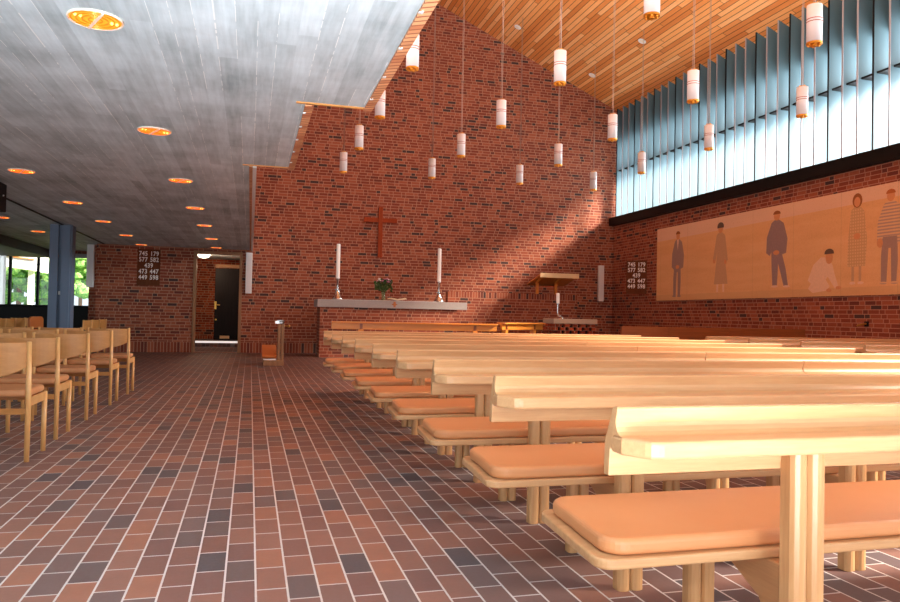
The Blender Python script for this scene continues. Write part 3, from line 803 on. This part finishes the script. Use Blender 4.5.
# ------------------------------------------------------------------ pews
PY0, PP = 1.67, .951
def make_pew(x0, x1, label, group, joint=True):
    """origin at x0, back top line at y=0; pews face +Y"""
    L = x1 - x0
    t = thing('pew', label, 'pew', (x0, 0, 0), 0, group)
    mid = L/2
    spans = [(0, mid-.0015, True, False), (mid+.0015, L, False, True)]
    for a, c, l, r in spans:
        # back board, leaning: section in YZ; ends slant outwards towards the bottom
        th = .028
        sec = [(0, .852), (.006, .8565), (.02, .8575), (th, .852), (.045+th, .76), (.051+th, .673), (.051, .673), (.042, .745), (.02, .79)]
        b = MB(); A, B = [], []
        for yy, zz in sec:
            k = (.8575-zz)/.185*-.004
            A.append(b.bm.verts.new((a - (k if l else 0), yy, zz))); B.append(b.bm.verts.new((c + (k if r else 0), yy, zz)))
        n = len(sec); b.bm.faces.new(A[::-1]); b.bm.faces.new(B)
        for i in range(n): b.bm.faces.new((A[i], A[(i+1) % n], B[(i+1) % n], B[i]))
        b.build('backrest', M['oak'], t, bevel=.003)
        # hymn book ledge facing the row behind
        xa = a + (.0 if l else 0); xc = c
        pts = [(xc, .036), (xa, .036), (xa, -.022)]
        if l: pts += [(xa+.034, -.078), (xa+.044, -.090), (xa+.060, -.096), (xa+.075, -.098)]
        else: pts += [(xa, -.098)]
        if r: pts += [(xc-.075, -.098), (xc-.060, -.096), (xc-.044, -.090), (xc-.034, -.078), (xc, -.022)]
        else: pts += [(xc, -.098)]
        b = MB(); b.prism(pts, .739, .784, 2); b.build('book_ledge', M['oak'], t, bevel=.009, seg=3)
        # fillet where ledge meets back
        b = MB(); fl = [(.03, .784), (-.02, .784), (-.008, .787), (.004, .794), (.010, .806), (.012, .82), (.03, .82)]
        b.prism(fl, xa+.002, xc-.002, 0); b.build('fillet', M['oak'], t)
        # seat
        def taper(pts, d0, d1, f):
            q = []
            for px_, py_ in pts:
                k_ = (py_-d0)/(d1-d0)*f
                if l and px_ < a+.2: px_ += k_
                if r and px_ > c-.2: px_ -= k_
                q.append((px_, py_))
            return q
        b = MB(); b.prism(taper(rounded(a+.022 if l else a, .13, c-.022 if r else c, .66, .055, l, r), .13, .66, .038), .396, .426, 2); b.build('seat_board', M['oak'], t, bevel=.007, seg=3)
        b = MB(); b.prism(taper(rounded(a+.05 if l else a+.002, .145, c-.05 if r else c-.002, .64, .075, l, r, 8), .145, .64, .035), .4265, .475, 2); b.build('cushion', M['tan'], t, bevel=.017, seg=4)
    nP = max(2, round((L-1.09)/1.127)+1)
    for i in range(nP):
        x = .587 + (L-1.174)*i/(nP-1)
        pr = []
        for cx_ in (x-.029, x+.029):
            pr += [(cx_-.027, .0505), (cx_-.027, .012), (cx_-.02, .001), (cx_-.007, -.004), (cx_+.007, -.004), (cx_+.02, .001), (cx_+.027, .012)]
        pr += [(x+.056, .0505)]
        b = MB(); b.prism(pr, 0, .7385, 2); b.build('rear_post', M['oak_post'], t, bevel=.003)
        b = MB(); b.prism([(.051, .10), (.051, .3955), (.47, .3955), (.47, .372), (.36, .355), (.18, .27), (.13, .19), (.11, .10)], x-.022, x+.022, 0); b.build('brace', M['oak_y'], t, bevel=.006)
        x_ = x; pr = []
        for cx_ in (x_-.026, x_+.026):
            pr += [(cx_-.024, .525), (cx_-.024, .49), (cx_-.018, .48), (cx_-.006, .475), (cx_+.006, .475), (cx_+.018, .48), (cx_+.024, .49)]
        pr += [(x_+.050, .525)]
        b = MB(); b.prism(pr, 0, .3955, 2); b.build('front_leg', M['oak_post'], t, bevel=.003)
    return t
def pewlabel(i, side):
    if side == 'left': 
        return f"long pale oak pew with tan cushions beside the main aisle, {ORD[i]} row from the camera"
    return f"shorter pale oak pew against the right wall, {ORD[i]} row from the camera"
g1 = 'pale oak pews in the left block'; g2 = 'pale oak pews in the right block'
p1 = make_pew(.903, 5.37, pewlabel(0, 'left'), g1); p1.location.y = PY0
for i in range(1, 9): dup(p1, (.903, PY0+PP*i, 0), 0, pewlabel(i, 'left'))
p2 = make_pew(6.44, 10.30, pewlabel(0, 'right'), g2); p2.location.y = PY0+PP*4
for n, i in enumerate(range(5, 9)): dup(p2, (6.44, PY0+PP*i, 0), 0, pewlabel(n+1, 'right'))
# front board of the right block
t = thing('pew_front_screen', 'dark brown wooden screen in front of the right pew block', 'screen', (6.44, 11.8, 0))
for a, c in ((0, .95), (.955, 2.22), (2.225, 3.93)):
    b = MB(); b.prism([(0, .28), (.10, .28), (.04, .955), (0, .955)], a, c, 0); b.build('panel', M['dark_oak'], t)
for x in (.3, 1.9, 3.6): MB().box((x-.04, .02, 0), (x+.04, .10, .279)).build('leg', M['dark_oak'], t)

# ------------------------------------------------------------------ chairs
def make_chair():
    """origin on the floor between the legs; right rear leg at x=.235,y=0; faces +Y"""
    t = thing('chair', '', 'chair', (0, 0, 0), 0, 'beech chairs with tan seats')
    for sx in (-1, 1):
        b = MB(); b.tube([(sx*.235, 0, 0), (sx*.235, .0, .45), (sx*.235, -.02, .838)], [.017, .019, .015], 14); b.build('rear_leg', M['beech_up'], t, smooth=True)
        b = MB(); b.tube([(sx*.235, .42, 0), (sx*.235, .42, .448)], [.017, .019], 14); b.build('front_leg', M['beech_up'], t, smooth=True)
        b = MB(); b.box((sx*.235-.011, .017, .385), (sx*.235+.011, .403, .445)); b.build('side_rail', M['beech_up'], t, bevel=.003)
    b = MB(); b.box((-.218, .409, .385), (.218, .431, .442)); b.build('front_rail', M['beech'], t, bevel=.003)
    b = MB(); b.box((-.218, -.009, .33), (.218, .011, .372)); b.build('rear_rail', M['beech'], t, bevel=.003)
    # curved plywood back, deeper in the middle
    b = MB(); n = 16; F, Bk = [], []
    for i in range(n+1):
        u = -1 + 2*i/n; x = u*.232; y = -.012 - .055*(1-u*u); zl = .665 - .075*(1-u*u); zt = .83
        F.append((b.bm.verts.new((x, y+.006, zl)), b.bm.verts.new((x, y-.004+.006, zt)))); Bk.append((b.bm.verts.new((x, y-.006, zl)), b.bm.verts.new((x, y-.010, zt))))
    for i in range(n):
        b.bm.faces.new((F[i][0], F[i+1][0], F[i+1][1], F[i][1])); b.bm.faces.new((Bk[i][0], Bk[i][1], Bk[i+1][1], Bk[i+1][0]))
        b.bm.faces.new((F[i][1], F[i+1][1], Bk[i+1][1], Bk[i][1])); b.bm.faces.new((F[i][0], Bk[i][0], Bk[i+1][0], F[i+1][0]))
    b.bm.faces.new((F[0][0], F[0][1], Bk[0][1], Bk[0][0])); b.bm.faces.new((F[n][0], Bk[n][0], Bk[n][1], F[n][1]))
    b.build('backrest', M['beech'], t, bevel=.002)
    b = MB(); b.prism(rounded(-.232, .022, .232, .462, .06), .4485, .500, 2); b.build('seat', M['tan'], t, bevel=.02, seg=4)
    return t
ch = make_chair(); first = True
rowsY = [4.60, 5.70, 6.62, 7.73, 8.89, 10.01]; rowsX = [-1.485, -1.478, -1.508, -1.50, -1.487, -1.475]; cnt = [1, 2, 2, 3, 4, 4]
for r, (Y, n) in enumerate(zip(rowsY, cnt)):
    for k in range(n):
        loc = (rowsX[r]-.235-.55*k, Y, 0)
        lab = f"beech chair with tan seat, {ORD[r]} row from camera, " + ('at the aisle end' if k == 0 else f"{ORD[k]} in from the aisle")
        if first: ch.location = loc; ch['label'] = lab; first = False
        else: dup(ch, loc, 0, lab)
far = []
for i, (x, y, rz) in enumerate([(-3.24, 16.45, 1.45), (-3.24, 17.3, 1.45), (-3.26, 18.2, 1.45)]):
    dup(ch, (x, y, 0), rz, f"beech chair turned sideways right of the column, {ORD[i]} from the camera", 'beech chairs standing by the column')
for i, (x, y, rz) in enumerate([(-4.9, 16.55, 1.25), (-4.9, 17.2, 1.25), (-4.9, 17.9, 1.25), (-4.85, 18.65, 1.25)]):
    dup(ch, (x, y, 0), rz, f"beech chair turned sideways left of the column, {ORD[i]} from the camera", 'beech chairs standing by the column')
t = thing('upholstered_chair', 'chair with high rounded orange tan upholstered back left of the column', 'chair', (-4.42, 17.5, 0), -1.9)
b = MB(); b.prism(rounded(-.24, .45, .24, .88, .09), -.05, .0, 1); b.build('backrest', M['orange_leather'], t, bevel=.015, seg=3)
b = MB(); b.prism(rounded(-.25, .02, .25, .48, .06), .40, .47, 2); b.build('seat', M['orange_leather'], t, bevel=.015, seg=3)
for sx in (-.2, .2):
    for sy in (.04, .42): 
        b = MB(); b.tube([(sx, sy, 0), (sx, sy, .399)], .018, 10); b.build('leg', M['beech_up'], t)
for sx in (-.25, .25):
    b = MB(); b.tube([(sx, -.02, .47), (sx, -.03, .62), (sx, .34, .64)], .016, 10); b.build('armrest', M['dark_oak'], t)

# ------------------------------------------------------------------ garden
struct(MB().box((-26, 25.2, -.25), (-2.2, 60, -.02)).build('ground', M['lawn']), 'sunlit garden lawn outside', 'lawn')
R = random.Random(11)
def bush(x, y, w, h, label):
    b = MB()
    for i in range(260):
        a = R.random()*2*PI; el = math.asin(R.uniform(-.3, 1)); rr = R.uniform(.75, 1.05)
        c = Vector((w*rr*math.cos(a)*math.cos(el), w*rr*math.sin(a)*math.cos(el), h*.5 + h*.5*rr*math.sin(el)))
        b.ball(c, R.uniform(.10, .22)*w, sub=1, sq=(1, 1, .8))
    t = thing('garden_tree', label, 'tree', (x, y, -.02), 0, 'green trees outside the window')
    b.build('foliage', M['foliage'], t)
    b = MB(); b.tube([(0, 0, 0), (0, 0, h*.6)], .1, 8); b.build('trunk', M['dark_oak'], t)
bush(-6.0, 31.5, 1.35, 4.6, 'leafy green tree outside, just right of the column')
bush(-9.3, 34.0, 1.5, 3.4, 'leafy green tree outside under the white canopy')
bush(-8.6, 42, 3.4, 7.4, 'broad green tree outside behind the others')
bush(-14.0, 36, 1.9, 4.6, 'leafy green tree outside at the far left of the window')
bush(-5.6, 36.3, 1.9, 4.4, 'leafy green tree outside at the right end of the window')
t = thing('garden_canopy', 'white canopy on slim posts outside the garden window', 'canopy', (-9.5, 29, 0))
b = MB(); b.prism([(-2.5, 2.95), (2.2, 2.35), (2.2, 3.1), (-2.5, 3.6)], -.6, 1.2, 1); b.build('roof', M['render_white'], t)
b = MB(); b.prism([(-2.5, 3.25), (2.2, 2.72), (2.2, 2.75), (-2.5, 3.30)], -.64, -.601, 1); b.build('gutter', M['rail_wood'], t)
for x in (.75, 1.95): MB().box((x-.08, -.1, -.02), (x+.08, .1, 2.4)).build('post', M['render_white'], t)
MB().box((-2.2, .2, -.02), (-.3, 1.0, 2.5)).build('wall_panel', M['render_white'], t)

# ------------------------------------------------------------------ light
wd = bpy.data.worlds.new('World'); SC.world = wd; wd.use_nodes = True
nt = wd.node_tree; bg = nt.nodes['Background']; bg.inputs[0].default_value = (.80, .92, 1.0, 1); bg.inputs[1].default_value = 1.2
def light(kind, name, loc, energy, color, target=None, **k):
    l = bpy.data.lights.new(name, kind); l.energy = energy; l.color = color
    for a, v in k.items(): setattr(l, a, v)
    o = bpy.data.objects.new(name, l); COL.objects.link(o); o.location = loc
    if target is not None: o.rotation_euler = (Vector(target)-Vector(loc)).to_track_quat('-Z', 'Y').to_euler()
    return o
light('SUN', 'sun', (20, 5, 20), 28.0, (1.0, .88, .76), target=(20-1, 5+.36, 20-.66), angle=math.radians(10))
light('AREA', 'clerestory_daylight', (11.8, 10, 4.95), 3800, (.86, .95, 1.0), target=(5, 10, 4.75), shape='RECTANGLE', size=22, size_y=2.3)
light('AREA', 'rear_window_daylight', (.0, -4.6, 1.4), 290, (.86, .94, 1.0), target=(-1.0, 8, 1.8), shape='RECTANGLE', size=11, size_y=2.3)
lr = light('AREA', 'concrete_ceiling_fill', (.1, -.5, .30), 165, (.80, .91, 1.0), target=(.2, 2.2, 2.69), shape='RECTANGLE', size=3.0, size_y=.8)  # added fill near the floor, aimed up to brighten the concrete ceiling
lr.data.spread = math.radians(75)
light('AREA', 'timber_ceiling_fill', (.1, 8.0, 5.2), 1250, (1.0, .92, .84), target=(4.6, 10.5, 9.8), shape='RECTANGLE', size=9, size_y=2.2).data.spread = math.radians(100)  # added unseen fill lamp, lights the timber boards from below
light('POINT', 'camera_flash', (.06, -.06, 1.45), 42, (1.0, .95, .96), shadow_soft_size=.035)
light('POINT', 'lobby_lamp', (-1.2, 22.4, 2.3), 32, (1.0, .72, .48), shadow_soft_size=.15)

# ------------------------------------------------------------------ camera
cd = bpy.data.cameras.new('camera'); cam = bpy.data.objects.new('camera', cd); COL.objects.link(cam)
cd.sensor_width = 36; cd.lens = 36*728.959/900; cd.clip_start = .05; cd.clip_end = 200
yaw, pit, rol = .2673, .0201, .0207
cy, sy = math.cos(yaw), math.sin(yaw)
F = Vector((sy*math.cos(pit), cy*math.cos(pit), math.sin(pit))); Rv = Vector((cy, -sy, 0)); U = Rv.cross(F)
c, s = math.cos(rol), math.sin(rol)
R2 = Rv*c + U*s; U2 = U*c - Rv*s
mw = Matrix((R2, U2, -F)).transposed().to_4x4(); mw.translation = Vector((0, 0, 1.08)); cam.matrix_world = mw
SC.camera = cam
SC.view_settings.view_transform = 'Standard'; SC.view_settings.look = 'None'; SC.view_settings.exposure = 0.12
